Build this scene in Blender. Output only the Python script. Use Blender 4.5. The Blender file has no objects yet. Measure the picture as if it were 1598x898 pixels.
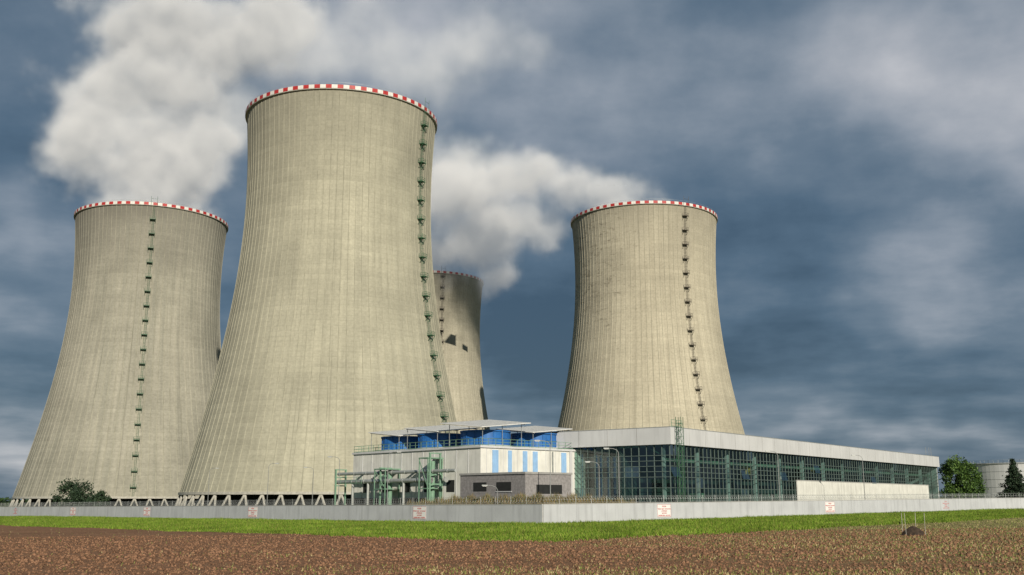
import bpy, math, random
import numpy as np
from mathutils import Vector, Matrix
random.seed(7); rng=np.random.default_rng(11)
S=bpy.context.scene
S.view_settings.view_transform='Standard'; S.view_settings.look='None'; S.view_settings.exposure=0
EYE=3.07; TILT=.009
def gz(x): return TILT*max(-800,min(800,x))

# ------------------------------------------------------------ materials
def nt(mat): return mat.node_tree.nodes, mat.node_tree.links
def new_mat(name):
    m=bpy.data.materials.new(name); m.use_nodes=True; return m
def simple(name,col,rough=.7,metal=0,var=.15,scale=1.5,bump=0.0,spec=.3,streak=0.0):
    m=new_mat(name); N,L=nt(m); b=N['Principled BSDF']
    b.inputs['Roughness'].default_value=rough; b.inputs['Metallic'].default_value=metal
    b.inputs['Specular IOR Level'].default_value=spec
    tc=N.new('ShaderNodeTexCoord'); no=N.new('ShaderNodeTexNoise'); no.inputs['Scale'].default_value=scale
    no.inputs['Detail'].default_value=4; L.new(tc.outputs['Object'],no.inputs['Vector'])
    r=N.new('ShaderNodeValToRGB'); r.color_ramp.elements[0].position=.3; r.color_ramp.elements[1].position=.7
    r.color_ramp.elements[0].color=[c*(1-var) for c in col]+[1]; r.color_ramp.elements[1].color=[min(1,c*(1+var)) for c in col]+[1]
    L.new(no.outputs['Fac'],r.inputs['Fac']); out=r.outputs['Color']
    if streak:
        mp=N.new('ShaderNodeMapping'); mp.inputs['Scale'].default_value=(1.3,1.3,.12); L.new(tc.outputs['Object'],mp.inputs[0])
        n2=N.new('ShaderNodeTexNoise'); n2.inputs['Scale'].default_value=1; n2.inputs['Detail'].default_value=5; L.new(mp.outputs[0],n2.inputs['Vector'])
        out=mix(N,L,math_(N,L,'MULTIPLY',ramp(N,L,n2.outputs['Fac'],[(.5,0),(.7,1)]),streak),out,[c*.45 for c in col])
    L.new(out,b.inputs['Base Color'])
    if bump:
        bp=N.new('ShaderNodeBump'); bp.inputs['Strength'].default_value=bump; bp.inputs['Distance'].default_value=.1
        L.new(no.outputs['Fac'],bp.inputs['Height']); L.new(bp.outputs['Normal'],b.inputs['Normal'])
    return m
def ramp(N,L,src,stops):
    r=N.new('ShaderNodeValToRGB'); e=r.color_ramp.elements
    while len(e)<len(stops): e.new(.5)
    for i,(p,c) in enumerate(stops):
        e[i].position=p; e[i].color=(list(c)+[1]) if hasattr(c,'__len__') else (c,c,c,1)
    L.new(src,r.inputs['Fac']); return r.outputs['Color']
def math_(N,L,op,a,b=None,clamp=False):
    n=N.new('ShaderNodeMath'); n.operation=op; n.use_clamp=clamp
    for i,v in enumerate((a,b)):
        if v is None: continue
        if isinstance(v,(int,float)): n.inputs[i].default_value=v
        else: L.new(v,n.inputs[i])
    return n.outputs[0]
def mix(N,L,f,a,b,mode='MIX'):
    n=N.new('ShaderNodeMix'); n.data_type='RGBA'; n.blend_type=mode
    for s,v in ((n.inputs[0],f),(n.inputs[6],a),(n.inputs[7],b)):
        if isinstance(v,(int,float)): s.default_value=v
        elif isinstance(v,(tuple,list)): s.default_value=list(v)+[1]
        else: L.new(v,s)
    return n.outputs[2]
def concrete_tower(name,c1,c2,seed,topdark=.3,patch=0.0):
    m=new_mat(name); N,L=nt(m); b=N['Principled BSDF']; b.inputs['Roughness'].default_value=.9; b.inputs['Specular IOR Level'].default_value=.15
    tc=N.new('ShaderNodeTexCoord'); sp=N.new('ShaderNodeSeparateXYZ'); L.new(tc.outputs['Object'],sp.inputs[0])
    ny=math_(N,L,'MULTIPLY',sp.outputs['Y'],-1.0)
    th=math_(N,L,'ARCTAN2',sp.outputs['X'],ny); u=math_(N,L,'MULTIPLY',th,32.0)
    def vec(su,sz,off):
        cb=N.new('ShaderNodeCombineXYZ'); L.new(math_(N,L,'MULTIPLY',u,su),cb.inputs[0]); cb.inputs[1].default_value=off
        L.new(math_(N,L,'MULTIPLY',sp.outputs['Z'],sz),cb.inputs[2]); return cb.outputs[0]
    def noise(su,sz,off,det=5,rough=.55):
        n=N.new('ShaderNodeTexNoise'); n.inputs['Scale'].default_value=1; n.inputs['Detail'].default_value=det; n.inputs['Roughness'].default_value=rough
        L.new(vec(su,sz,off),n.inputs['Vector']); return n.outputs['Fac']
    streak=noise(.5,.02,seed,4); big=noise(.045,.04,seed+3,3); fine=noise(1.1,1.3,seed+5,4,.7)
    base=mix(N,L,ramp(N,L,streak,[(.32,0),(.68,1)]),c1,c2)
    base=mix(N,L,math_(N,L,'MULTIPLY',ramp(N,L,big,[(.42,0),(.66,1)]),.45),base,[c*.70 for c in c1])
    # lift joints (1.5 m pours), each pour with its own tone
    lift=math_(N,L,'FLOOR',math_(N,L,'DIVIDE',sp.outputs['Z'],1.5)); col=math_(N,L,'FLOOR',math_(N,L,'DIVIDE',u,2.0944*3))
    wn=N.new('ShaderNodeTexWhiteNoise'); wn.noise_dimensions='2D'; cb=N.new('ShaderNodeCombineXYZ'); L.new(lift,cb.inputs[0]); L.new(col,cb.inputs[1]); L.new(cb.outputs[0],wn.inputs['Vector'])
    base=mix(N,L,1.0,base,ramp(N,L,wn.outputs['Value'],[(0,.955),(1,1.03)]),'MULTIPLY')
    wn2=N.new('ShaderNodeTexWhiteNoise'); wn2.noise_dimensions='1D'; L.new(lift,wn2.inputs['W'])
    base=mix(N,L,1.0,base,ramp(N,L,wn2.outputs['Value'],[(0,.965),(1,1.03)]),'MULTIPLY')
    fr=math_(N,L,'FRACT',math_(N,L,'DIVIDE',sp.outputs['Z'],1.5))
    base=mix(N,L,1.0,base,ramp(N,L,fr,[(0,.90),(.06,.90),(.1,1)]),'MULTIPLY')
    base=mix(N,L,1.0,base,ramp(N,L,fine,[(.3,.84),(.7,1.12)]),'MULTIPLY')
    # weathering under the rim
    zz=math_(N,L,'ADD',sp.outputs['Z'],math_(N,L,'MULTIPLY',math_(N,L,'ADD',streak,big),26.0))
    tk=ramp(N,L,math_(N,L,'DIVIDE',zz,160.0),[(.74,0),(.95,1)])
    base=mix(N,L,math_(N,L,'MULTIPLY',tk,topdark),base,(.13,.125,.11))
    # thin run-down stains
    rn=noise(1.6,.012,seed+60,3,.6)
    base=mix(N,L,math_(N,L,'MULTIPLY',ramp(N,L,rn,[(.58,0),(.7,1)]),.4),base,[c*.45 for c in c1])
    if patch:
        pn=noise(.16,.45,seed+9,7,.72); pn2=noise(.6,1.6,seed+40,5,.75)
        w=math_(N,L,'MULTIPLY',ramp(N,L,math_(N,L,'DIVIDE',math_(N,L,'ADD',u,60.0),80.0),[(.0,1),(.5,.9),(.72,.1)]),ramp(N,L,math_(N,L,'DIVIDE',sp.outputs['Z'],130.0),[(.35,.1),(.62,1)]))
        thr=math_(N,L,'SUBTRACT',math_(N,L,'ADD',math_(N,L,'MULTIPLY',pn,.5),math_(N,L,'MULTIPLY',pn2,.5)),math_(N,L,'SUBTRACT',.600,math_(N,L,'MULTIPLY',w,.095)))
        mk=math_(N,L,'MULTIPLY',thr,11.0,True)
        base=mix(N,L,math_(N,L,'MULTIPLY',mk,patch),base,(.11,.095,.07))
    L.new(base,b.inputs['Base Color'])
    return m
M={}
M['rib']=simple('rib_concrete',(.33,.32,.25),.9,var=.3,scale=.25)
M['red']=simple('red_band_paint',(.38,.03,.03),.5,var=.2)
M['white']=simple('white_band_paint',(.62,.61,.58),.6,var=.12)
M['dark']=simple('dark_interior',(.02,.022,.022),.9)
M['leg']=simple('leg_concrete',(.38,.37,.33),.9,var=.2)
M['gsteel']=simple('green_steel',(.045,.12,.065),.5,var=.25)
M['bsteel']=simple('brown_steel',(.07,.06,.05),.6,var=.25)
M['lgreen']=simple('pale_green_steel',(.16,.28,.20),.5,var=.2)
M['galv']=simple('galvanised_steel',(.34,.36,.36),.45,metal=.3,var=.15)
M['lamppost']=simple('lamp_post_steel',(.24,.25,.25),.5,metal=.2,var=.15)
M['wallw']=simple('painted_concrete_wall',(.46,.48,.50),.85,var=.08,scale=.35,bump=.1,streak=.3)
M['cap']=simple('wall_coping',(.42,.42,.41),.85,var=.1)
M['bwhite']=simple('white_render',(.66,.66,.62),.85,var=.10,scale=.5,streak=.35)
M['plate']=simple('canopy_plate',(.62,.62,.60),.7,var=.10)
M['fascia']=simple('fascia_panel',(.54,.55,.56),.6,var=.06,scale=.2,streak=.2)
M['roof']=simple('roof_felt',(.3,.3,.29),.9)
M['brick']=simple('grey_block',(.25,.24,.24),.9,var=.2,scale=3)
M['blue']=simple('blue_drum_paint',(.025,.13,.38),.4,var=.15,streak=.3)
M['lblue']=simple('light_blue_panel',(.26,.44,.69),.6,var=.08,streak=.2)
M['pipe']=simple('pipe_lagging',(.36,.38,.37),.4,metal=.3,var=.15)
M['yellow']=simple('crane_yellow',(.75,.50,.04),.5)
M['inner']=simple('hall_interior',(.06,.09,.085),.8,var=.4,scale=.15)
M['mull']=simple('mullion',(.11,.15,.14),.5,var=.2)
M['bark']=simple('bark',(.08,.06,.045),.9,var=.3,scale=6)
for i,c in enumerate([(.055,.11,.02),(.085,.15,.03),(.03,.065,.015)]): M['leaf%d'%i]=simple('leaf_%d'%i,c,.6,var=.25)
for i,c in enumerate([(.02,.04,.02),(.03,.055,.025),(.012,.026,.014)]): M['dleaf%d'%i]=simple('dark_leaf_%d'%i,c,.7,var=.25)
def glass(name,tint,g):
    m=new_mat(name); N,L=nt(m); N.remove(N['Principled BSDF']); o=N['Material Output']
    t=N.new('ShaderNodeBsdfTransparent'); t.inputs[0].default_value=(*tint,1)
    gl=N.new('ShaderNodeBsdfGlossy'); gl.inputs['Roughness'].default_value=.06; gl.inputs['Color'].default_value=(.8,.9,.9,1)
    mx=N.new('ShaderNodeMixShader'); mx.inputs[0].default_value=g; L.new(t.outputs[0],mx.inputs[1]); L.new(gl.outputs[0],mx.inputs[2]); L.new(mx.outputs[0],o.inputs['Surface']); return m
M['glass0']=glass('hall_glass_a',(.5,.66,.62),.09); M['glass1']=glass('hall_glass_b',(.3,.42,.4),.14); M['glass2']=glass('hall_glass_c',(.6,.72,.68),.35)
M['lampglass']=simple('lamp_lens',(.7,.7,.68),.3)

# ------------------------------------------------------------ mesh builder
class MB:
    def __init__(s,origin=(0,0,0),ex=(1,0,0),ey=(0,1,0)):
        s.v=[];s.f=[];s.m=[];s.mats=[];s.o=Vector(origin);s.ex=Vector(ex).normalized();s.ey=Vector(ey).normalized();s.ez=Vector((0,0,1))
    def mi(s,k):
        if k not in s.mats: s.mats.append(k)
        return s.mats.index(k)
    def P(s,p): return s.ex*p[0]+s.ey*p[1]+s.ez*p[2]
    def add(s,vs,fs,k):
        n=len(s.v); s.v+= [tuple(s.P(p)) for p in vs]; i=s.mi(k)
        for f in fs: s.f.append([n+a for a in f]); s.m.append(i)
    def box(s,a,b,k):
        x0,y0,z0=a;x1,y1,z1=b
        s.add([(x0,y0,z0),(x1,y0,z0),(x1,y1,z0),(x0,y1,z0),(x0,y0,z1),(x1,y0,z1),(x1,y1,z1),(x0,y1,z1)],
              [(0,3,2,1),(4,5,6,7),(0,1,5,4),(1,2,6,5),(2,3,7,6),(3,0,4,7)],k)
    def beam(s,p,q,r,k,n=6,r2=None,cap=True):
        p=Vector(p);q=Vector(q);d=(q-p)
        if d.length<1e-6:return
        d.normalize(); up=Vector((0,0,1)) if abs(d.z)<.9 else Vector((1,0,0)); a=d.cross(up).normalized(); b=d.cross(a)
        r2=r if r2 is None else r2; vs=[]
        for c,rr in ((p,r),(q,r2)):
            for i in range(n):
                t=2*math.pi*(i+.5)/n; vs.append(c+a*math.cos(t)*rr+b*math.sin(t)*rr)
        fs=[(i,(i+1)%n,n+(i+1)%n,n+i) for i in range(n)]
        if cap: fs+=[tuple(range(n)),tuple(range(2*n-1,n-1,-1))]
        s.add(vs,fs,k)
    def cyl(s,c,r,z0,z1,k,n=32,kt=None,r1=None):
        r1=r if r1 is None else r1
        vs=[(c[0]+r*math.cos(2*math.pi*i/n),c[1]+r*math.sin(2*math.pi*i/n),z0) for i in range(n)]+[(c[0]+r1*math.cos(2*math.pi*i/n),c[1]+r1*math.sin(2*math.pi*i/n),z1) for i in range(n)]
        s.add(vs,[(i,(i+1)%n,n+(i+1)%n,n+i) for i in range(n)],k); s.add(vs,[tuple(range(n,2*n))],kt or k)
    def obj(s,name,smooth=False,bevel=0):
        me=bpy.data.meshes.new(name); me.from_pydata(s.v,[],s.f)
        for k in s.mats: me.materials.append(M[k])
        me.polygons.foreach_set('material_index',s.m)
        if smooth: me.polygons.foreach_set('use_smooth',[True]*len(s.f))
        me.update(); o=bpy.data.objects.new(name,me); S.collection.objects.link(o); o.location=s.o
        return o
def npmesh(name,verts,tris,mats,midx=None,nper=3):
    me=bpy.data.meshes.new(name); n=len(verts); t=len(tris)
    me.vertices.add(n); me.vertices.foreach_set('co',verts.astype(np.float32).ravel())
    me.loops.add(t*nper); me.loops.foreach_set('vertex_index',tris.astype(np.int32).ravel())
    me.polygons.add(t); me.polygons.foreach_set('loop_start',np.arange(0,t*nper,nper,dtype=np.int32)); 
    for k in mats: me.materials.append(M[k])
    if midx is not None: me.polygons.foreach_set('material_index',midx.astype(np.int32))
    me.update(calc_edges=True); me.validate(); o=bpy.data.objects.new(name,me); S.collection.objects.link(o); return o

# ------------------------------------------------------------ cooling towers
def prof(z,sc):
    b=82 if z<97 else 86
    return 28.7*math.sqrt(1+((z-97)/b)**2)*sc
def tower(X,Y,sc,matkey,lad_ang,lk,H=125.0):
    base=gz(X); Z0=5.6
    b=MB((X,Y,base)); nr=96; ns=60
    s=2*math.pi/nr; angs=[]
    for i in range(nr): angs+= [(i*s,0),(i*s+.03*s,.10),(i*s+.09*s,.10),(i*s+.12*s,0),(i*s+.56*s,0)]
    n=len(angs); zs=[Z0+(H-1.2-Z0)*j/ns for j in range(ns+1)]
    vs=[];
    for z in zs:
        r=prof(z,sc)
        for a,o in angs: vs.append(((r+o)*math.cos(a),(r+o)*math.sin(a),z))
    fs=[];fr=[]
    for j in range(ns):
        for i in range(n):
            f=(j*n+i,j*n+(i+1)%n,(j+1)*n+(i+1)%n,(j+1)*n+i)
            (fr if i%5==1 else fs).append(f)
    b.add(vs,fs,matkey); k0=len(b.v)-len(vs); i=b.mi('rib')
    for f in fr: b.f.append([k0+a for a in f]); b.m.append(i)
    # inner shell + bottom lip
    m=120; zi=[Z0+(H-.3-Z0)*j/24 for j in range(25)]; vi=[]
    for z in zi:
        r=prof(z,sc)-.7
        for q in range(m): a=2*math.pi*q/m; vi.append((r*math.cos(a),r*math.sin(a),z))
    b.add(vi,[(j*m+(q+1)%m,j*m+q,(j+1)*m+q,(j+1)*m+(q+1)%m) for j in range(24) for q in range(m)],matkey)
    def ring(r0,r1,z0,z1,key,m=120,alt=None):
        for q in range(m):
            a0=2*math.pi*q/m;a1=2*math.pi*(q+1)/m
            c0,s0,c1,s1=math.cos(a0),math.sin(a0),math.cos(a1),math.sin(a1)
            v=[(r0*c0,r0*s0,z0),(r1*c0,r1*s0,z0),(r1*c1,r1*s1,z0),(r0*c1,r0*s1,z0),(r0*c0,r0*s0,z1),(r1*c0,r1*s0,z1),(r1*c1,r1*s1,z1),(r0*c1,r0*s1,z1)]
            b.add(v,[(0,1,2,3),(4,7,6,5),(1,5,6,2),(0,3,7,4)],alt[q%2] if alt else key)
    rt=prof(H,sc)
    ring(rt-1.0,rt+.45,H-1.35,H-1.15,'leg')            # gallery slab
    ring(rt-.2,rt+.5,H-1.15,H,'red',m=112,alt=('red','white')) # painted day-marking band
    ring(prof(Z0,sc)-1.0,prof(Z0,sc)+.3,Z0-.7,Z0,'leg')       # bottom ring beam
    # raking legs
    nl=52; rb=prof(Z0,sc)-.3; rg=rb+1.8
    for q in range(nl):
        a=2*math.pi*q/nl; d=.5*2*math.pi/nl*.82
        for sg in (-1,1):
            b.beam((rg*math.cos(a+sg*d),rg*math.sin(a+sg*d),-.5),(rb*math.cos(a),rb*math.sin(a),Z0-.5),.32,'leg',n=6)
    b.cyl((0,0),rb-6,-.5,Z0+3,'dark',n=64)            # fill pack behind the legs
    ring(rg+1.0,rg+1.4,-.6,1.2,'leg')                  # basin wall
    # access ladder with cage and landings
    ca,sa=math.cos(lad_ang),math.sin(lad_ang); T=Vector((-sa,ca,0)); R=Vector((ca,sa,0))
    def at(z,off,t): r=prof(z,sc)+off; return Vector((0,0,z))+R*r+T*t
    zl=[6+1.5*i for i in range(int((H-6)/1.5)+1)]
    for z0,z1 in zip(zl[:-1],zl[1:]):
        for t in (-.3,.3): b.beam(at(z0,.35,t),at(z1,.35,t),.045,lk,n=4,cap=False)
        for t in (-.35,.35): b.beam(at(z0,1.0,t),at(z1,1.0,t),.02,lk,n=3,cap=False)
        for f in (0,.33,.66):
            zz=z0+(z1-z0)*f
            b.beam(at(zz,.35,-.3),at(zz,.35,.3),.02,lk,n=3,cap=False)
        b.beam(at(z0,.35,-.35),at(z0,1.0,-.35),.025,lk,n=3);b.beam(at(z0,.35,.35),at(z0,1.0,.35),.025,lk,n=3);b.beam(at(z0,1.0,-.35),at(z0,1.0,.35),.03,lk,n=3)
    zp=9.0
    while zp<H-2:
        c=[at(zp,.15,-1.3),at(zp,1.6,-1.3),at(zp,1.6,.9),at(zp,.15,.9)]
        b.add([*c,*[p+Vector((0,0,.2)) for p in c]],[(0,1,2,3),(4,7,6,5),(0,4,5,1),(1,5,6,2),(2,6,7,3),(3,7,4,0)],lk)
        for p,q in ((0,1),(1,2),(2,3)):
            for h in (.6,1.2): b.beam(c[p]+Vector((0,0,h)),c[q]+Vector((0,0,h)),.05,lk,n=4)
        for p in range(4): b.beam(c[p],c[p]+Vector((0,0,1.25)),.06,lk,n=4)
        b.beam(at(zp-1.6,.1,-1.1),c[1],.07,lk,n=4); b.beam(at(zp-1.6,.1,.8),c[2],.07,lk,n=4)
        zp+=6.0
    for t in (-1.2,1.2): b.beam(at(H-1,1.0,t),at(H,1.0,t)+Vector((0,0,2.6)),.07,lk,n=4)
    b.beam(at(H,1.0,-1.2)+Vector((0,0,1.4)),at(H,1.0,1.2)+Vector((0,0,1.4)),.06,lk,n=4)
    for q in range(104):    # rim handrail stanchions
        a=2*math.pi*q/104; a2=2*math.pi*(q+1)/104; r=rt+.1
        b.beam((r*math.cos(a),r*math.sin(a),H),(r*math.cos(a),r*math.sin(a),H+.8),.025,'galv',n=3,cap=False)
        b.beam((r*math.cos(a),r*math.sin(a),H+.8),(r*math.cos(a2),r*math.sin(a2),H+.8),.025,'galv',n=3,cap=False)
    return b.obj('cooling_tower')
M['ct1']=concrete_tower('tower_concrete_a',(.33,.32,.25),(.42,.405,.315),1.0,.35)
M['ct2']=concrete_tower('tower_concrete_b',(.27,.265,.22),(.36,.345,.285),7.3,.65)
M['ct3']=concrete_tower('tower_concrete_c',(.385,.355,.275),(.49,.455,.355),13.1,.35,patch=.7)
M['ct4']=concrete_tower('tower_concrete_d',(.33,.31,.245),(.42,.395,.315),19.7,.4)
D=math.radians
tower(-54.7,313.6,1.0,'ct1',D(-24),'gsteel',123.2)
tower(-158,436,1.05,'ct2',D(-70),'gsteel',124.2)
tower(58.0,437,1.055,'ct3',D(-64.6),'bsteel',122.8)
tower(-48,577,1.03,'ct4',D(-70.6),'bsteel',126)

# ------------------------------------------------------------ ground
def ground_mat():
    m=new_mat('verge_grass'); N,L=nt(m); b=N['Principled BSDF']; b.inputs['Roughness'].default_value=.95; b.inputs['Specular IOR Level'].default_value=.1
    tc=N.new('ShaderNodeTexCoord'); n=N.new('ShaderNodeTexNoise'); n.inputs['Scale'].default_value=.25; n.inputs['Detail'].default_value=6; L.new(tc.outputs['Object'],n.inputs['Vector'])
    c=ramp(N,L,n.outputs['Fac'],[(.3,(.05,.085,.014)),(.5,(.08,.12,.02)),(.7,(.115,.15,.035))]); L.new(c,b.inputs['Base Color']); return m
def soil_mat():
    m=new_mat('ploughed_soil'); N,L=nt(m); b=N['Principled BSDF']; b.inputs['Roughness'].default_value=1; b.inputs['Specular IOR Level'].default_value=.05
    tc=N.new('ShaderNodeTexCoord'); sp=N.new('ShaderNodeSeparateXYZ'); L.new(tc.outputs['Object'],sp.inputs[0])
    def no(sc,det,mp=None):
        n=N.new('ShaderNodeTexNoise'); n.inputs['Scale'].default_value=sc; n.inputs['Detail'].default_value=det; n.inputs['Roughness'].default_value=.7
        if mp:
            g=N.new('ShaderNodeMapping'); g.inputs['Rotation'].default_value=(0,0,-.28); g.inputs['Scale'].default_value=mp; L.new(tc.outputs['Object'],g.inputs[0]); L.new(g.outputs[0],n.inputs['Vector'])
        else: L.new(tc.outputs['Object'],n.inputs['Vector'])
        return n.outputs['Fac']
    f=no(4,6); big=no(.06,4,(.5,2.2,1)); mid=no(.5,5,(.12,1.8,1))
    c=ramp(N,L,f,[(.3,(.13,.07,.04)),(.5,(.25,.14,.083)),(.72,(.39,.245,.155))])
    c=mix(N,L,1.0,c,ramp(N,L,mid,[(.3,.58),(.7,1.25)]),'MULTIPLY')
    ex=math_(N,L,'ADD',math_(N,L,'ADD',math_(N,L,'MULTIPLY',sp.outputs['X'],.011),big),math_(N,L,'MULTIPLY',math_(N,L,'SUBTRACT',mid,.5),.6))
    gm=math_(N,L,'MULTIPLY',ramp(N,L,ex,[(.5,0),(1.0,1)]),.75)
    c=mix(N,L,gm,c,(.20,.19,.08))
    L.new(c,b.inputs['Base Color'])
    bp=N.new('ShaderNodeBump'); bp.inputs['Strength'].default_value=1; bp.inputs['Distance'].default_value=.10; L.new(f,bp.inputs['Height']); L.new(bp.outputs['Normal'],b.inputs['Normal'])
    return m
M['grassg']=ground_mat(); M['soil']=soil_mat()
b=MB(); xs=[-9000,-800,800,9000]; ys=[-800,9000]
vs=[(x,y,gz(x)-.004) for y in ys for x in xs]; b.add(vs,[(i,i+1,i+5,i+4) for i in range(3)],'grassg'); b.obj('ground')
def gp(x,y,dz=0): return (x,y,gz(x)+dz)
def edge(x): return np.where(x<2.4,78+(2.4-x)*1.0275,78+(x-2.4)*.993)+.9*np.sin(x*.21)+.6*np.sin(x*.57+1)+.4*np.sin(x*1.7)
b=MB(); xe=np.concatenate([np.linspace(-500,-120,30),np.arange(-119,120,.8),np.linspace(121,500,30)]); ye=edge(xe)
vs=[gp(x,-100) for x in xe]+[gp(x,float(y)) for x,y in zip(xe,ye)]; n=len(xe); b.add(vs,[(i,i+1,n+i+1,n+i) for i in range(n-1)],'soil'); b.obj('ploughed_field')
M['soilc']=simple('soil_clod',(.225,.127,.077),1,var=.5,scale=2,spec=.05)
# clods lie denser along the furrow crests
n=70000; y=38+ (rng.random(n)**1.3)*62; x=(rng.random(n)*2-1)*(.54*y+3); fur=.5+.5*np.sin((y*.96-x*.28)*2*np.pi/2.6+.6*np.sin(x*.4)); keep=(y<edge(x)-.2)&(rng.random(n)<.35+.65*fur); x=x[keep];y=y[keep];n=len(x)
r=.025+.09*rng.random(n)**3; r=r*(1+.4*(y>55))
oct_=np.array([(1,0,0),(0,1,0),(-1,0,0),(0,-1,0),(0,0,1),(0,0,-.5)],float)
V=oct_[None]*r[:,None,None]*(.6+.8*rng.random((n,6,1))); ang=rng.random(n)*6.28; ca,sa=np.cos(ang)[:,None],np.sin(ang)[:,None]
Vx=V[:,:,0]*ca-V[:,:,1]*sa+x[:,None]; Vy=V[:,:,0]*sa+V[:,:,1]*ca+y[:,None]; Vz=V[:,:,2]*.8+TILT*x[:,None]+.01
V=np.stack([Vx,Vy,Vz],-1).reshape(-1,3); F=np.array([(0,1,4),(1,2,4),(2,3,4),(3,0,4),(1,0,5),(2,1,5),(3,2,5),(0,3,5)])
npmesh('soil_clods',V,(F[None]+6*np.arange(n)[:,None,None]).reshape(-1,3),['soilc'])
def blades(name,x,y,z0,h,w,mats,lean=.5):
    n=len(x); a=rng.random(n)*6.28; lx=(rng.random(n)-.5)*lean*h; ly=(rng.random(n)-.5)*lean*h
    p0=np.stack([x-np.cos(a)*w/2,y-np.sin(a)*w/2,z0],-1);p1=np.stack([x+np.cos(a)*w/2,y+np.sin(a)*w/2,z0],-1);p2=np.stack([x+lx,y+ly,z0+h],-1)
    V=np.stack([p0,p1,p2],1).reshape(-1,3); T=np.arange(3*n).reshape(-1,3)
    return npmesh(name,V,T,mats,rng.integers(0,len(mats),n))
for i,c in enumerate([(.11,.19,.02),(.165,.245,.03),(.06,.115,.014),(.21,.225,.055)]): M['gr%d'%i]=simple('grass_blade_%d'%i,c,.7,var=.35,scale=.15,spec=.1)
for i,c in enumerate([(.42,.36,.19),(.22,.24,.07),(.12,.18,.04)]): M['st%d'%i]=simple('stubble_%d'%i,c,.8,var=.2,scale=.4,spec=.1)
for i,c in enumerate([(.26,.20,.10),(.17,.13,.06),(.13,.14,.05)]): M['dry%d'%i]=simple('dry_grass_%d'%i,c,.8,var=.2,scale=.4,spec=.1)
n=420000; x=rng.random(n)*250-125; t=rng.random(n)**1.1
wy=np.where(x<4,136+(4-x)*1.048,136+(x-4)*.905); ve=edge(x)
y=ve-1.4+t*(wy-ve+1.0)+ (rng.random(n)-.5)*2.2; k=(np.abs(x)<.53*y+2)&(y<wy-.35); x=x[k];y=y[k];n=len(x)
clump=(.5+.5*np.sin(x*.35+2*np.sin(y*.22))*np.sin(y*.41+np.sin(x*.3)))
blades('grass',x,y,TILT*x,(.09+.26*rng.random(n)**2)*(.5+1.0*clump),.05+.06*rng.random(n),['gr0','gr1','gr2','gr0','gr1','gr3'],1.2)
n=260000; y=40+rng.random(n)**1.2*150; x=(rng.random(n)*2-1)*(.54*y+3); rowk=np.round((y*.96-x*.28)/1.1)*1.1; y2=(rowk+x*.28)/.96+(rng.random(n)-.5)*.45
p=np.clip(.06+x*.013+.28*np.sin(x*.13+y*.31)*np.sin(y*.17),0.015,.95); k=(rng.random(n)<p)&(y2<edge(x)-.2)&(y2>38)
x=x[k];y=y2[k];n=len(x); blades('stubble',x,y,TILT*x,.05+.13*rng.random(n)**2,.03+.04*rng.random(n),['st0','st1','st2','st1','st0'],1.0)

# ------------------------------------------------------------ perimeter wall + razor wire
wl=MB()
def wall_run(p,q,seg=3.0):
    p=Vector((*p,0));q=Vector((*q,0));d=q-p;Ln=d.length;d.normalize();nrm=Vector((d.y,-d.x,0)); k=int(Ln/seg)
    for i in range(k):
        a=p+d*(i*Ln/k+.012);c=p+d*((i+1)*Ln/k-.012)
        w=nrm*.12
        za,zc=gz(a.x),gz(c.x)
        def blk(w,zl,zh,key,a=a,c=c):
            vs=[(*(a-w).xy,za+zl),(*(c-w).xy,zc+zl),(*(c+w).xy,zc+zl),(*(a+w).xy,za+zl),(*(a-w).xy,za+zh),(*(c-w).xy,zc+zh),(*(c+w).xy,zc+zh),(*(a+w).xy,za+zh)]
            wl.add(vs,[(0,3,2,1),(4,5,6,7),(0,1,5,4),(1,2,6,5),(2,3,7,6),(3,0,4,7)],key)
        blk(w,-.3,2.42,'wallw'); blk(nrm*.17,2.42,2.5,'cap')
    a,c=p,q; w=nrm*.08; za,zc=gz(a.x),gz(c.x)
    wl.add([(*(a-w).xy,za-.3),(*(c-w).xy,zc-.3),(*(c+w).xy,zc-.3),(*(a+w).xy,za-.3),(*(a-w).xy,za+2.45),(*(c-w).xy,zc+2.45),(*(c+w).xy,zc+2.45),(*(a+w).xy,za+2.45)],[(0,3,2,1),(4,5,6,7),(0,1,5,4),(1,2,6,5),(2,3,7,6),(3,0,4,7)],'cap')
C0=(4,136);CL=(-190,339.3);CR=(103.5,226);CE=(150,226.5)
wall_run(C0,CL);wall_run(C0,CR);wall_run(CR,CE); wl.obj('perimeter_wall')
rz=MB()
def razor(p,q):
    p=Vector((*p,0));q=Vector((*q,0));d=q-p;Ln=d.length;d.normalize();nn=Vector((-d.y,d.x,0))
    k=int(Ln/3)
    def at(s,off=0,h=0): r=p+d*s+nn*off; return Vector((r.x,r.y,gz(r.x)+2.5+h))
    for i in range(k+1):
        s=i*Ln/k; rz.beam(at(s),at(s,0,1.0),.035,'galv',n=4)
    for h in (.15,.5,.95): 
        for i in range(k): rz.beam(at(i*Ln/k,0,h),at((i+1)*Ln/k,0,h),.014,'galv',n=3,cap=False)
    m=10; turns=int(Ln/.55); prev=None
    for i in range(turns*m+1):
        s=i/(turns*m)*Ln; a=2*math.pi*i/m; c=at(s,.38*math.cos(a),.48+.38*math.sin(a))
        if prev is not None: rz.beam(prev,c,.016,'galv',n=3,cap=False)
        prev=c
razor(C0,(-150,297.4));razor(C0,CR); razor(CR,CE); rz.obj('razor_wire_fence')

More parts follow.
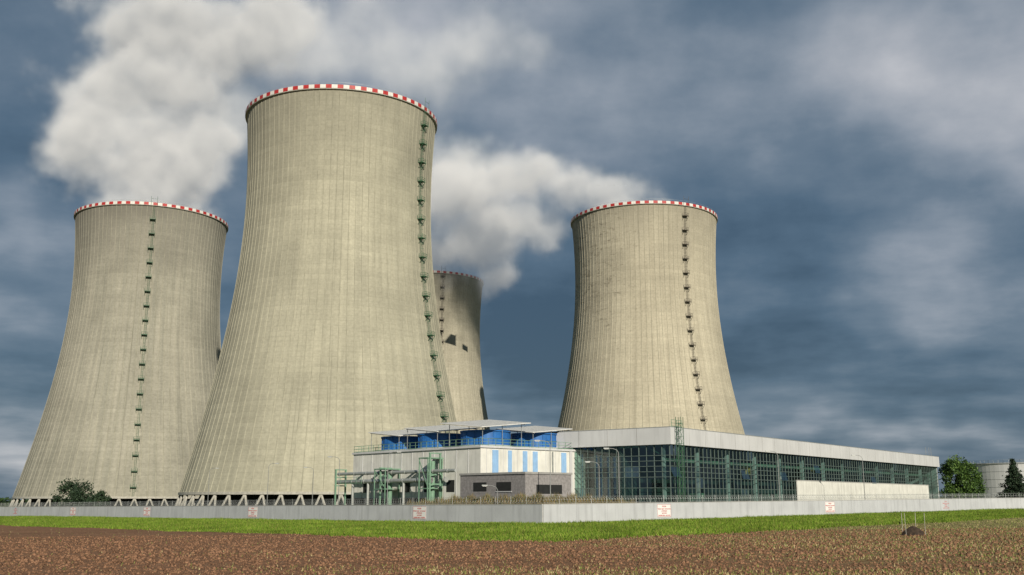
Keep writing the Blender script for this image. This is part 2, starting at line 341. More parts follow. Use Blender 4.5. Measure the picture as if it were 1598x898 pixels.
# ------------------------------------------------------------ warning signs
M['signw']=simple('sign_white',(.75,.75,.74),.5,var=.04); M['signr']=simple('sign_red',(.5,.02,.02),.5,var=.1)
def sign(px,py,d):
    d=Vector((*d,0)).normalized(); nrm=Vector((d.y,-d.x,0)); z=gz(px)+.45
    e=MB((px+nrm.x*.17,py+nrm.y*.17,z),ex=d,ey=nrm*-1)
    e.box((-1.5,0,0),(1.5,.03,1.75),'signw')
    for bx in (((-1.5,-.006,0),(1.5,.0,.03)),((-1.5,-.006,1.72),(1.5,0,1.75)),((-1.5,-.006,.03),(-1.47,0,1.72)),((1.47,-.006,.03),(1.5,0,1.72))): e.box(bx[0],bx[1],'signr')
    o=e.obj('warning_sign')
    rot=Matrix((( d.x,0,nrm.x),(d.y,0,nrm.y),(0,1,0))).to_4x4()
    for t,zz,sz in (('POZOR',1.38,.27),('STŘEŽENÝ OBJEKT - VSTUP ZAKÁZÁN',1.05,.165),('ATTENTION',.74,.22),('ACHTUNG',.44,.22),('GUARDED AREA - NO ENTRY',.13,.2)):
        cu=bpy.data.curves.new('lettering','FONT'); cu.body=t; cu.size=sz; cu.align_x='CENTER'; cu.extrude=.004; cu.offset=.004; cu.materials.append(M['signr'])
        to=bpy.data.objects.new('lettering',cu); S.collection.objects.link(to); to.parent=o
        to.matrix_local=Matrix.Translation(nrm*.012+Vector((0,0,zz)))@rot
dl=Vector((-.690,.7235)); dr=Vector((.741,.671))
def on_left(t): return (4+dl.x*t,136+dl.y*t)
def on_right(t): return (4+dr.x*t,136+dr.y*t)
def solve(k,d): return (k*(136*.9793-.3)-4)/(d.x-k*d.y*.9793)
for u in (-.0894,-.2519,-.355,-.427,-.483): 
    p=on_left(solve(u,dl)); sign(*p,(-dl.x,-dl.y))
for u in (.1475,.3094,.4225):
    p=on_right(solve(u,dr)); sign(*p,(dr.x,dr.y))

# ------------------------------------------------------------ fan-cooler building (A)
A=MB((-5.2,172,gz(-5)),ex=(.741,.671,0),ey=(-.671,.741,0)); LA=37.7; LB=25; HA=11.6
A.box((0,0,-.5),(LB,LA,HA),'bwhite')
A.box((-.25,-.25,HA),(LB+.25,LA+.25,HA+.35),'fascia')
A.box((.3,.3,HA+.35),(LB-.3,LA-.3,HA+.37),'roof')
for i in range(1,12): A.box((-.06,i*LA/12-.05,.2),(-.003,i*LA/12+.05,HA-.05),'fascia')
for i in range(12):
    if i%2==0: A.box((-.045,i*LA/12+.5,4.4),(-.004,(i+1)*LA/12-.5,6.4),'dark')
A.box((-.08,12,0),(-.004,LA,3.4),'dark')
for bb,w in ((3.2,1.3),(6.5,.8),(10,1.0),(12.4,1.1),(19.4,1.2)):
    A.box((bb-w/2,-.12,3.6),(bb+w/2,-.004,HA-.3),'lblue')
for bb in (1.3,5,8.2,15,17.3,22): A.box((bb-.05,-.05,.2),(bb+.05,-.003,HA-.05),'fascia')
A.box((20.8,-.2,0),(21.5,-.004,HA-.05),'fascia')
A.beam((16.5,-.25,.2),(16.5,-.25,HA-.2),.12,'pipe'); A.beam((24.2,-.25,.2),(24.2,-.25,HA-.2),.12,'pipe')
def rail(b,pts,z,key,h=1.2,step=1.6,close=True,r=.045):
    pts=[Vector((*p,0)) for p in pts]; seq=list(zip(pts,pts[1:]+pts[:1])) if close else list(zip(pts[:-1],pts[1:]))
    for p,q in seq:
        k=max(1,int((q-p).length/step))
        for i in range(k+1):
            c=p+(q-p)*i/k; b.beam((c.x,c.y,z),(c.x,c.y,z+h),r,key,n=4)
        for hh in (h,h*.55): b.beam((p.x,p.y,z+hh),(q.x,q.y,z+hh),r,key,n=4)
        b.beam((p.x,p.y,z+.12),(q.x,q.y,z+.12),r*1.5,key,n=4)
rail(A,[(.05,.05),(LB-.05,.05),(LB-.05,LA-.05),(.05,LA-.05)],HA+.35,'lgreen')
for a,bc in ((7.2,7.2),(19.6,7.2),(31.2,7.2),(7.2,19)):
    z=HA+.37; A.cyl((bc,a),4.6,z,z+.4,'fascia',n=48); A.cyl((bc,a),4.3,z+.4,z+2.7,'blue',n=48,kt='dark'); A.cyl((bc,a),4.5,z+2.7,z+2.95,'blue',n=48,kt='dark'); A.cyl((bc,a),4.42,z+1.5,z+1.65,'blue',n=48)
    for q in range(16):
        t=2*math.pi*q/16; A.beam((bc+4.36*math.cos(t),a+4.36*math.sin(t),z+.4),(bc+4.36*math.cos(t),a+4.36*math.sin(t),z+2.7),.06,'blue',n=4)
    h=5.0 if a>10 or bc>10 else 5.7; zc=z+3.8 if a!=7.2 or bc>10 else z+4.3
    if a==19.6: zc+=.25
    pl=lambda x,y: zc+.105*((x-bc)+(y-a))     # plates pitched towards the field
    cs4=[(bc-h,a-h),(bc+h,a-h),(bc+h,a+h),(bc-h,a+h)]
    A.add([(x,y,pl(x,y)) for x,y in cs4]+[(x,y,pl(x,y)+.13) for x,y in cs4],[(0,3,2,1),(4,5,6,7),(0,1,5,4),(1,2,6,5),(2,3,7,6),(3,0,4,7)],'plate')
    for k in range(1,10):
        xx=bc-h+2*h*k/10; A.beam((xx,a-h,pl(xx,a-h)+.14),(xx,a+h,pl(xx,a+h)+.14),.035,'galv',n=4)
    for dx in (-4.5,0,4.5):
        for dy in (-4.5,4.5): A.beam((bc+dx,a+dy,z),(bc+dx,a+dy,pl(bc+dx,a+dy)),.06,'galv',n=4)
        A.beam((bc+dx,a-h+.1,pl(bc+dx,a-h+.1)-.12),(bc+dx,a+h-.1,pl(bc+dx,a+h-.1)-.12),.07,'galv',n=4)
# pipe bridge along left face
for z,r,x in ((7.9,.30,-2.0),(6.4,.38,-2.4)):
    A.beam((x,4 if z>7 else 10,z),(x,LA+2,z),r,'pipe',n=12)
    for yy in range(6,38,4): A.beam((x,yy,z),(x,yy+.25,z),r+.07,'pipe',n=12)
for y0,hh in ((LA+1,8.8),(24,8.8),(9.5,11.0)):
    for x in (-3.2,-1.0): A.box((x-.13,y0-.13,-.5),(x+.13,y0+.13,hh),'lgreen')
    for z in (5.6,7.2,hh-.2): A.box((-3.4,y0-.12,z),(-.8,y0+.12,z+.2),'lgreen')
for y0,y1,t in ((22,25.5,8.6),(9.6,12.2,10.2)):
    A.box((-3.6,y0,4.9),(-.2,y1,5.05),'lgreen'); A.box((-3.6,y0,t-.2),(-.2,y1,t),'lgreen')
    for x in (-3.5,-.4):
        for yy in (y0+.1,y1-.1): A.beam((x,yy,-.5),(x,yy,t),.1,'lgreen',n=4)
    A.beam((-3.5,y0,5),(-3.5,y1,t-.2),.07,'lgreen',n=4)
    A.beam((-1.8,y0+1,0),(-1.8,y0+1,t-.6),.45,'lgreen',n=12)
rail(A,[(-3.2,30),(-3.2,37)],6.0,'lgreen',close=False,r=.04)
for y0 in (18,29,34): A.beam((-2.4,y0,6.4),(-2.4,y0,0),.25,'pipe',n=10); A.beam((-2.0,y0,7.9),(0,y0,7.9),.22,'pipe',n=10)
A.obj('fan_cooler_building')
K=MB((1.9,150,gz(2)),ex=(.741,.671,0),ey=(-.671,.741,0))
K.box((0,0,-.5),(9.4,14.7,6.7),'brick'); K.box((-.15,-.15,6.7),(9.55,14.85,7.0),'roof')
K.box((-.06,3,4.3),(-.003,6.2,5.6),'dark'); K.box((-.10,2.85,4.15),(-.003,6.35,4.28),'fascia')
K.box((-.06,8.5,4.3),(-.003,11.5,5.6),'dark'); K.box((2.2,-.06,3.9),(7.4,-.003,5.2),'dark')
K.box((1.0,-.5,3.1),(8.5,-.004,3.3),'fascia')
for i in range(1,14): K.box((-.02,0,.5*i),(-.002,14.7,.5*i+.025),'roof'); K.box((0,-.02,.5*i),(9.4,-.002,.5*i+.025),'roof')
K.obj('blockwork_annex')

# ------------------------------------------------------------ glazed pump hall (B)
B=MB((26.6,175,gz(26)),ex=(.611,.792,0),ey=(-.792,.611,0)); LB_=156; LL=46; HB=14.85; HG=12.0
B.box((-.6,-.6,HG),(LB_+.6,-.0,HB),'fascia'); B.box((-.6,0,HG),(0,LL,HB),'fascia'); B.box((LB_,0,HG),(LB_+.6,LL,HB),'fascia'); B.box((-.6,LL,HG),(LB_+.6,LL+.6,HB),'fascia')
B.box((0,0,HB-.6),(LB_,LL,HB-.3),'roof')
for i in range(1,26): B.box((i*6-.03,-.62,HG),(i*6+.03,-.603,HB),'roof')
for i in range(1,8): B.box((-.62,i*6-.03,HG),(-.603,i*6+.03,HB),'roof')
B.box((-.63,-.63,HB),(LB_+.63,.2,HB+.12),'galv'); B.box((-.63,.2,HB),(.2,LL,HB+.12),'galv')
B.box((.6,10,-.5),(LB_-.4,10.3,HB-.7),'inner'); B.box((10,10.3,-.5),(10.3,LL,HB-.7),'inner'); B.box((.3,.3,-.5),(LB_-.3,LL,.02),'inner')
B.box((LB_-.3,0,-.5),(LB_,LL,HG),'fascia'); B.box((0,LL-.3,-.5),(LB_,LL,HG),'fascia')
B.box((0,-.05,-.5),(LB_,.15,1.2),'bwhite');B.box((-.05,0,-.5),(.15,LL,1.2),'bwhite')
rowz=[1.2,3.0,4.8,6.6,8.4,10.2,12.0]
random.seed(3)
def gk(): 
    r=random.random(); return 'glass0' if r<.6 else ('glass1' if r<.95 else 'glass2')
for i in range(52):
    for j in range(6):
        if 53<=i*3<145 and rowz[j+1]<=6.7: continue
        z0,z1=rowz[j],rowz[j+1]; tl=random.random()
        if tl<.02: B.add([(i*3,-.45,z0+.05),(i*3+3,-.45,z0+.05),(i*3+3,.0,z1),(i*3,.0,z1)],[(0,1,2,3)],'glass2')
        else: B.add([(i*3,.05,z0),(i*3+3,.05,z0),(i*3+3,.05,z1),(i*3,.05,z1)],[(0,1,2,3)],gk())
for i in range(15):
    for j in range(6): B.add([(.05,i*3,rowz[j]),(.05,i*3+3,rowz[j]),(.05,i*3+3,rowz[j+1]),(.05,i*3,rowz[j+1])],[(0,3,2,1)],gk())
for i in range(105):
    w=.03 if i%2 else .06
    B.box((i*1.5-w,-.08,1.2),(i*1.5+w,.04,HG),'mull')
for i in range(31):
    w=.03 if i%2 else .06
    B.box((-.08,i*1.5-w,1.2),(.04,i*1.5+w,HG),'mull')
for z in rowz[:-1]+[2.1,7.5,9.3]:
    w=.045
    B.box((0,-.13,z-w),(LB_,-.02,z+w),'mull'); B.box((-.13,0,z-w),(-.02,LL,z+w),'mull')
B.box((53,-.35,-.3),(145,-.14,6.7),'bwhite'); B.box((52.8,-.42,6.7),(145.2,-.13,6.85),'cap')
for i in range(14):
    x=i*12+.5
    B.box((x-.3,1.2,0),(x+.3,1.8,HG+1),'fascia'); B.box((x-.15,1.8,HG-.4),(x+.15,10,HG),'lgreen')
    B.beam((x,1.5,10.2),(x,5,HG-.2),.12,'lgreen',n=4)
B.box((.8,1.9,9.2),(LB_-1,2.3,9.8),'lgreen')
B.box((33,2.5,8.9),(41,3.6,9.7),'yellow'); B.box((36,2.2,7.6),(37.2,3.2,8.9),'yellow'); B.box((71,2.5,8.9),(77,3.6,9.6),'yellow')
for i in range(4): B.cyl((18+i*34,5.5),2.2,0,4.0,'lgreen',n=20)
for i in range(6): B.beam((10+i*24,4,2.0+i%2),(28+i*24,4,2.0+i%2),.5,'pipe',n=10)
for x,y in ((.6,-1.9),(1.5,-1.9),(.6,-1.0),(1.5,-1.0)): B.beam((x,y,-.5),(x,y,16.6),.05,'gsteel',n=4)
for k in range(14):
    z=.6+k*1.15
    for p,q in (((.6,-1.9),(1.5,-1.9)),((1.5,-1.9),(1.5,-1.0)),((.6,-1.0),(.6,-1.9)),((.6,-1.0),(1.5,-1.0))):
        B.beam((*p,z),(*q,z),.035,'gsteel',n=4)
        if k<13: B.beam((*p,z),(*q,z+1.15),.03,'gsteel',n=3)
rail(B,[(.3,-.3),(4,-.3)],HB+.12,'lgreen',close=False)
for x in (150,153,155): B.beam((x,1,HB),(x,1,HB+2.6),.06,'galv',n=4)
B.obj('glazed_pump_hall')

# ------------------------------------------------------------ storage tank
T=MB((207,420,gz(195))); T.cyl((0,0),23,-.5,14.9,'fascia',n=80); T.cyl((0,0),23.25,14.9,15.3,'galv',n=80); T.cyl((0,0),22.9,15.3,16.2,'fascia',n=80,r1=2)
for z in (3,6,9,12): T.cyl((0,0),23.06,z,z+.1,'galv',n=80)
pr=None
for i in range(40):
    a=-2.6+i*.022; c=(23.6*math.cos(a),23.6*math.sin(a),i*.37)
    if pr: T.beam(pr,c,.1,'galv',n=4); T.beam((pr[0],pr[1],pr[2]+1),(c[0],c[1],c[2]+1),.05,'galv',n=4)
    pr=c
rail(T,[(22.9*math.cos(i*.2618),22.9*math.sin(i*.2618)) for i in range(24)],15.3,'galv')
T.obj('storage_tank')

# ------------------------------------------------------------ street lamps
def lamp(x,y,h,dx=1,arm=1.4):
    b=MB((x,y,gz(x))); b.beam((0,0,-.2),(0,0,h-.6),.09,'lamppost',n=8,r2=.05); pts=[(0,0,h-.6),(dx*.25,0,h-.2),(dx*.8,0,h),(dx*arm,0,h+.05)]
    for p,q in zip(pts[:-1],pts[1:]): b.beam(p,q,.045,'lamppost',n=6)
    b.beam((0,0,-.2),(0,0,1.2),.13,'lamppost',n=8)
    x0=dx*arm; b.box((min(x0,x0+dx*.8),-.16,h-.03),(max(x0,x0+dx*.8),.16,h+.13),'galv'); b.box((min(x0+dx*.1,x0+dx*.7),-.12,h-.09),(max(x0+dx*.1,x0+dx*.7),.12,h-.03),'lampglass')
    b.obj('street_lamp')
for a in ((15.9,155,10.4,-1),(5.4,147,11.2,-1),(48.6,190,11.3,-1),(72.5,215,11.4,-1),(13.8,165,8.8,-1),(-72.6,250,11.1,1),(-52.6,225,11.2,1),(-44.8,235,10.6,-1),(-31.5,190,11,-1),(-20.5,172,11,1),(-2,146,5,-1)): lamp(*a)

# ------------------------------------------------------------ trees
def leafmesh(pts,size,keys,name,parent=None):
    n=len(pts); a=rng.normal(size=(n,3)); a/=np.linalg.norm(a,axis=1)[:,None]; c=rng.normal(size=(n,3)); bb=np.cross(a,c); bb/=np.linalg.norm(bb,axis=1)[:,None]
    s=size*(.6+.8*rng.random((n,1))); V=np.stack([pts-a*s,pts+bb*s*.6,pts+a*s,pts-bb*s*.6],1).reshape(-1,3)
    o=npmesh(name,V,np.arange(4*n).reshape(-1,4),keys,rng.integers(0,len(keys),n),nper=4)
    if parent: o.parent=parent; o.location=(0,0,0)
    return o
def tree(name,x,y,h,rad,keys,trunk=.25,ncl=110,seed=1,low=.12,lf=.28):
    r=np.random.default_rng(seed); b=MB((x,y,gz(x))); b.beam((0,0,-.3),(0,0,h*.45),trunk,'bark',n=8,r2=trunk*.6); b.beam((0,0,h*.45),(.2,.1,h*.85),trunk*.6,'bark',n=8,r2=.05)
    cen=[]
    while len(cen)<ncl:
        p=r.random(3)*2-1
        rr=np.linalg.norm(p)
        if rr>1 or rr<.45: continue
        wob=1+.18*math.sin(3*math.atan2(p[1],p[0])+seed)+.15*math.sin(5*p[2]+seed*2)
        zc=h*(low+(1-low)*(.5+.5*p[2])); cen.append((p[0]*rad*wob,p[1]*rad*wob,zc))
    for c in cen[::6]: b.beam((0,0,min(c[2]*.7,h*.6)),c,trunk*.3,'bark',n=5,r2=.03)
    o=b.obj(name); P=[]
    for c in cen:
        k=r.integers(30,90); P.append(np.array(c)+r.normal(size=(k,3))*rad*.11)
    l=leafmesh(np.concatenate(P),lf,keys,'foliage',o); return o
tree('broadleaf_tree',128,300,14.2,4.6,['leaf0','leaf1','leaf2'],seed=3,ncl=150)
tree('broadleaf_tree',134,307,10.5,4.0,['leaf0','leaf2'],seed=8,ncl=90)
tree('bush',-110,265,8.4,5.4,['dleaf0','dleaf1','dleaf0'],seed=5,ncl=90,low=.0)
tree('bush',-103.5,262,6.0,2.8,['dleaf0','dleaf1'],seed=9,ncl=50,low=0)
tree('bush',134,262,4.2,3.2,['leaf0','leaf2'],seed=12,ncl=60,low=0)
def conifer(x,y,h,rad,seed):
    r=np.random.default_rng(seed); b=MB((x,y,gz(x))); b.beam((0,0,-.3),(0,0,h),.28,'bark',n=8,r2=.03); P=[]
    z=.6
    while z<h*.98:
        R=rad*(1-z/h)**.8*(.8+.35*r.random()); k=9
        for q in range(k):
            a=6.283*q/k+r.random(); L_=R*(.75+.4*r.random()); e=np.array([math.cos(a)*L_,math.sin(a)*L_,z-.15*L_]); b.beam((0,0,z),tuple(e),.05,'bark',n=4,r2=.015)
            t=r.random((max(12,int(L_*28)),1))**.7; P.append(t*e+(1-t)*np.array([0,0,z])+r.normal(size=(len(t),3))*np.array([.22,.22,.16]))
        z+=.42
    o=b.obj('conifer_tree'); leafmesh(np.concatenate(P),.2,['dleaf0','dleaf1','dleaf2'],'foliage',o)
conifer(122.8,255,11.8,4.6,4); conifer(130,258,10.5,4.3,6)
P=[];r=np.random.default_rng(5)
for i in range(240):
    x=-1500+i*12.5+r.random()*8; y=1500+r.random()*60; hh=8+6*r.random()
    k=60; P.append(np.stack([x+r.normal(size=k)*6,y+r.normal(size=k)*6,gz(x)+hh*r.random(k)**.8],-1))
leafmesh(np.concatenate(P),2.2,['dleaf0','leaf2'],'distant_treeline')

# dry-grass bank inside the wall corner
bk=MB(); path=[(-16,162),(-8,153.5),(0,146),(3.6,142.6),(9,147.2),(18,155.5)]
cs=[(-4,0),(-2.2,2.4),(-.5,3.2),(1,3.1),(2.6,2.0),(4.2,0)]
vs=[]
for i,(x,y) in enumerate(path):
    p=Vector(path[max(0,i-1)]);q=Vector(path[min(len(path)-1,i+1)]);d=(q-p).normalized();nn=Vector((-d.y,d.x)); f=.75 if i in (0,5) else 1
    for o,h in cs: vs.append((x+nn.x*o*.55,y+nn.y*o*.55,gz(x)+h*f-.1))
m=len(cs); M['bank']=simple('bank_soil',(.15,.12,.06),1,var=.3)
bk.add(vs,[(i*m+j,(i+1)*m+j,(i+1)*m+j+1,i*m+j+1) for i in range(len(path)-1) for j in range(m-1)],'bank'); bk.obj('earth_bank')
X=[];Y=[];Z=[]
for i in range(16000):
    s=rng.random()*(len(path)-1); k=int(s); t=s-k; j=rng.random()*(m-1); jj=int(j); w=j-jj
    a=Vector(vs[k*m+jj])*(1-w)+Vector(vs[k*m+jj+1])*w; c=Vector(vs[(k+1)*m+jj])*(1-w)+Vector(vs[(k+1)*m+jj+1])*w; p=a*(1-t)+c*t; X.append(p.x);Y.append(p.y);Z.append(p.z)
X=np.array(X);Y=np.array(Y);Z=np.array(Z); blades('dry_grass',X,Y,Z-.05,(.3+.8*rng.random(len(X))**2)*(.6+.6*np.sin(X*1.3)**2),.08+.05*rng.random(len(X)),['dry0','dry1','dry2'],.8)

# ------------------------------------------------------------ marker mound in the field
k=MB((32,84,gz(32))); n=14
rings=[(.95,0),(.75,.25),(.5,.5),(.22,.66)]; vs=[]
for q,(r0,z) in enumerate(rings):
    for i in range(n): rr=r0*(1+.25*(random.random()-.5)); a=6.283*i/n; vs.append((rr*math.cos(a),rr*math.sin(a),z+.08*random.random()-.02))
vs.append((0,0,.72)); fs=[(q*n+i,q*n+(i+1)%n,(q+1)*n+(i+1)%n,(q+1)*n+i) for q in range(3) for i in range(n)]+[(3*n+i,3*n+(i+1)%n,4*n) for i in range(n)]
M['mound']=simple('mound_soil',(.05,.035,.025),1,var=.4,scale=5); k.add(vs,fs,'mound')
for x,y in ((-.8,-.6),(.75,-.5),(.5,.8),(-.6,.7)): k.beam((x,y,-.2),(x+random.uniform(-.06,.06),y,1.75),.022,'leg',n=6)
k.obj('marked_manhole_mound')

# ------------------------------------------------------------ steam plumes (voxel volumes)
def steam_mat(dens,em_):
    m=new_mat('steam'); N,L=nt(m); N.remove(N['Principled BSDF']); o=N['Material Output']
    at=N.new('ShaderNodeAttribute'); at.attribute_name='density'
    sc=N.new('ShaderNodeVolumeScatter'); sc.inputs['Color'].default_value=(.98,.98,.98,1); sc.inputs['Anisotropy'].default_value=-.33
    L.new(math_(N,L,'MULTIPLY',at.outputs['Fac'],dens),sc.inputs['Density'])
    em=N.new('ShaderNodeEmission'); em.inputs['Color'].default_value=(.9,.96,1,1); L.new(math_(N,L,'MULTIPLY',at.outputs['Fac'],dens*em_),em.inputs['Strength'])  # added glow stands in for multiply scattered light in the steam
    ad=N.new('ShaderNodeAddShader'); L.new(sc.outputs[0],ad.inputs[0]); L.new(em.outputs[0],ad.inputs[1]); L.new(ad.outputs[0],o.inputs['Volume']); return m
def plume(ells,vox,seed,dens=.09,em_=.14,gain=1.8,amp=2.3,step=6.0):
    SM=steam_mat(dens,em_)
    ng=bpy.data.node_groups.new('steam_field','GeometryNodeTree'); ng.interface.new_socket('Geometry',in_out='INPUT',socket_type='NodeSocketGeometry'); ng.interface.new_socket('Geometry',in_out='OUTPUT',socket_type='NodeSocketGeometry')
    N=ng.nodes;L=ng.links; out=N.new('NodeGroupOutput'); pos=N.new('GeometryNodeInputPosition').outputs[0]
    def vm(op,a,b):
        n=N.new('ShaderNodeVectorMath'); n.operation=op
        for i,v in enumerate((a,b)):
            if v is None: continue
            if isinstance(v,(tuple,list)): n.inputs[i].default_value=v
            else: L.new(v,n.inputs[i])
        return n
    def no(scale,det,off,rough=.55):
        n=N.new('ShaderNodeTexNoise'); n.inputs['Scale'].default_value=scale; n.inputs['Detail'].default_value=det; n.inputs['Roughness'].default_value=rough
        L.new(vm('ADD',pos,(off,off*.7,off*.3)).outputs[0],n.inputs['Vector']); return n
    warp=no(.022,5,seed*10,.6); wv=vm('SUBTRACT',warp.outputs['Color'],(.5,.5,.5)).outputs[0]
    w2=N.new('ShaderNodeVectorMath'); w2.operation='SCALE'; L.new(wv,w2.inputs[0]); w2.inputs[3].default_value=42.0
    P=vm('ADD',pos,w2.outputs[0]).outputs[0]; cur=None
    for (cx,cy,cz,rx,ry,rz_) in ells:
        d=vm('SUBTRACT',P,(cx,cy,cz)).outputs[0]; d=vm('DIVIDE',d,(rx,ry,rz_)).outputs[0]; ln=vm('LENGTH',d,None).outputs['Value']
        if cur is None: cur=ln
        else:
            n=N.new('ShaderNodeMath'); n.operation='SMOOTH_MIN'; L.new(cur,n.inputs[0]); L.new(ln,n.inputs[1]); n.inputs[2].default_value=.35; cur=n.outputs[0]
    vo=N.new('ShaderNodeTexVoronoi'); vo.feature='SMOOTH_F1'; vo.inputs['Scale'].default_value=.075; vo.inputs['Smoothness'].default_value=.4
    wn=no(.08,2,seed*3+5); w3=N.new('ShaderNodeVectorMath'); w3.operation='SCALE'; L.new(vm('SUBTRACT',wn.outputs['Color'],(.5,.5,.5)).outputs[0],w3.inputs[0]); w3.inputs[3].default_value=10
    L.new(vm('ADD',pos,w3.outputs[0]).outputs[0],vo.inputs['Vector'])
    f=no(.04,9,seed*5+2,.66)
    a=math_(N,L,'SUBTRACT',1.12,cur); a=math_(N,L,'SUBTRACT',a,math_(N,L,'MULTIPLY',vo.outputs['Distance'],.30)); a=math_(N,L,'ADD',a,math_(N,L,'MULTIPLY',math_(N,L,'SUBTRACT',f.outputs['Fac'],.5),amp))
    a=math_(N,L,'MULTIPLY',a,gain,True)
    a=math_(N,L,'POWER',a,1.8)
    E=np.array(ells); lo=(E[:,:3]-E[:,3:]*1.35-8).min(0); hi=(E[:,:3]+E[:,3:]*1.35+8).max(0)
    vc=N.new('GeometryNodeVolumeCube'); L.new(a,vc.inputs['Density']); vc.inputs['Min'].default_value=tuple(lo); vc.inputs['Max'].default_value=tuple(hi)
    for i,k in enumerate(('Resolution X','Resolution Y','Resolution Z')): vc.inputs[k].default_value=max(8,int((hi[i]-lo[i])/vox))
    sm=N.new('GeometryNodeSetMaterial'); sm.inputs['Material'].default_value=SM; L.new(vc.outputs[0],sm.inputs[0]); L.new(sm.outputs[0],out.inputs[0])
    vd=bpy.data.volumes.new('steam_plume'); vd.materials.append(SM); vd.render.space='WORLD'; vd.render.step_size=step
    o=bpy.data.objects.new('steam_plume',vd); S.collection.objects.link(o); md=o.modifiers.new('field','NODES'); md.node_group=ng
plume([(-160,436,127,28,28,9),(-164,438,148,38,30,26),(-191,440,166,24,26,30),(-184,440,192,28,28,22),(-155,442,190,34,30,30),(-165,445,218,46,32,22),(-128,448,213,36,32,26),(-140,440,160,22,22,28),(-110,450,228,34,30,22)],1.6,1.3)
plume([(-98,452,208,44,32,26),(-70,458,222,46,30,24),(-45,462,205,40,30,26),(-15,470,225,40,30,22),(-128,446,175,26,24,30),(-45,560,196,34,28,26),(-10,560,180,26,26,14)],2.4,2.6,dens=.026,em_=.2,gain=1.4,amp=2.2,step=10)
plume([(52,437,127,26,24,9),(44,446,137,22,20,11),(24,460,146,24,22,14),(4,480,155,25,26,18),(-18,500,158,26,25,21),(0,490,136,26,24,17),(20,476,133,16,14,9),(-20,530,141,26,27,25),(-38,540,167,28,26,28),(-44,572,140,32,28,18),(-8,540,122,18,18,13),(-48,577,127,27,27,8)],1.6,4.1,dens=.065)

# ------------------------------------------------------------ sky and sun
sun_dir=Vector((.31,-.95,0)).normalized(); el=D(23)
w=bpy.data.worlds.new('World'); S.world=w; w.use_nodes=True; N=w.node_tree.nodes;L=w.node_tree.links; bg=N['Background']
try:
    w.cycles.sampling_method='MANUAL'; w.cycles.sample_map_resolution=256
except Exception: pass
sky=N.new('ShaderNodeTexSky'); sky.sky_type='NISHITA'; sky.sun_disc=False; sky.sun_elevation=el; sky.sun_rotation=math.atan2(sun_dir.x,sun_dir.y)
tc=N.new('ShaderNodeTexCoord'); sp=N.new('ShaderNodeSeparateXYZ'); L.new(tc.outputs['Generated'],sp.inputs[0])
zc=math_(N,L,'MAXIMUM',sp.outputs['Z'],0.0); dn=math_(N,L,'ADD',zc,.14)
cb=N.new('ShaderNodeCombineXYZ'); L.new(math_(N,L,'DIVIDE',sp.outputs['X'],dn),cb.inputs[0]); L.new(math_(N,L,'DIVIDE',sp.outputs['Y'],dn),cb.inputs[1])
def wn(scale,det,off,rough=.5,dist=0,vec=None):
    n=N.new('ShaderNodeTexNoise'); n.inputs['Scale'].default_value=scale; n.inputs['Detail'].default_value=det; n.inputs['Roughness'].default_value=rough; n.inputs['Distortion'].default_value=dist
    m=N.new('ShaderNodeMapping'); m.inputs['Location'].default_value=off; L.new(vec or cb.outputs[0],m.inputs[0]); L.new(m.outputs[0],n.inputs['Vector']); return n
nA=wn(.8,4,(3.1,1.2,0),.5).outputs['Fac']; nB=wn(2.0,6,(7.4,2.2,0),.55).outputs['Fac']
wc=wn(3.2,4,(1,2,3),.6,0,tc.outputs['Generated']).outputs['Color']
nC=wn(7,6,(4,1,8),.55,0,tc.outputs['Generated']).outputs['Fac']
def vmw(op,a,b):
    n=N.new('ShaderNodeVectorMath'); n.operation=op
    for i,v in enumerate((a,b)):
        if isinstance(v,(tuple,list)): n.inputs[i].default_value=v
        elif v is not None: L.new(v,n.inputs[i])
    return n
ws=vmw('MULTIPLY',vmw('SUBTRACT',wc,(.5,.5,.5)).outputs[0],(.30,.30,.24)).outputs[0]
dirw=vmw('ADD',tc.outputs['Generated'],ws).outputs[0]
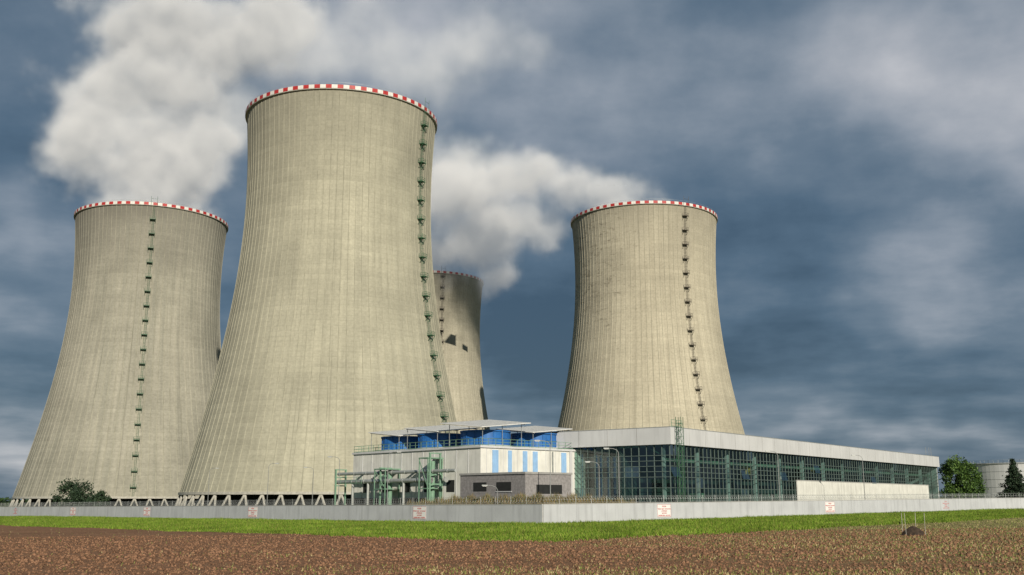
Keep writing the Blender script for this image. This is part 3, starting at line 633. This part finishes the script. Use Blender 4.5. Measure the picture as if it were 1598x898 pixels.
def blob(d,rx,rz_,amp):
    q=vmw('SUBTRACT',dirw,d).outputs[0]; q=vmw('DIVIDE',q,(rx,rx*3,rz_)).outputs[0]; q=vmw('DOT_PRODUCT',q,q).outputs['Value']
    return math_(N,L,'MULTIPLY',math_(N,L,'EXPONENT',math_(N,L,'MULTIPLY',q,-1.0)),amp)
v=math_(N,L,'ADD',math_(N,L,'MULTIPLY',nA,.85),math_(N,L,'MULTIPLY',nB,.65)); v=math_(N,L,'ADD',v,math_(N,L,'MULTIPLY',nC,.45))
v=math_(N,L,'SUBTRACT',v,.65)
for args in (((-.08,.90,.43),.24,.11,.30),((.42,.85,.36),.15,.08,.40),((.14,.9,.36),.22,.08,.14),((.35,.91,.215),.07,.03,.24),((.36,.93,.165),.08,.02,.22),((-.44,.90,.075),.07,.035,.42),((.36,.93,.055),.16,.016,.26),((.30,.945,.11),.22,.04,-.14),((-.30,.94,.15),.16,.07,-.12),((-.45,.87,.28),.05,.03,.24),((.07,.97,.10),.10,.07,-.12),((-.5,.8,.42),.12,.1,-.08),((.18,.94,.24),.16,.035,-.10)):
    v=math_(N,L,'ADD',v,blob(*args))
cl=ramp(N,L,v,[(.10,(.04,.08,.13)),(.27,(.08,.135,.20)),(.42,(.145,.20,.265)),(.58,(.27,.315,.375)),(.75,(.43,.455,.50)),(.95,(.66,.66,.68))])
sc=N.new('ShaderNodeVectorMath'); sc.operation='SCALE'; sc.inputs[3].default_value=.07; L.new(sky.outputs[0],sc.inputs[0])
col=mix(N,L,.9,sc.outputs[0],cl); L.new(col,bg.inputs['Color']); bg.inputs['Strength'].default_value=1.0
sl=bpy.data.lights.new('sun','SUN'); sl.energy=5.0; sl.angle=D(.5); sl.color=(1,.91,.76); so=bpy.data.objects.new('sun',sl); S.collection.objects.link(so)
sv=Vector((sun_dir.x*math.cos(el),sun_dir.y*math.cos(el),math.sin(el))); so.rotation_euler=sv.to_track_quat('Z','Y').to_euler(); so.location=(100,-200,150)

cam=bpy.data.cameras.new('camera'); co=bpy.data.objects.new('camera',cam); S.collection.objects.link(co); S.camera=co
cam.sensor_width=36; cam.lens=36.05; cam.clip_end=20000; cam.clip_start=.5; co.location=(0,0,EYE); co.rotation_euler=(D(90+11.69),0,0)
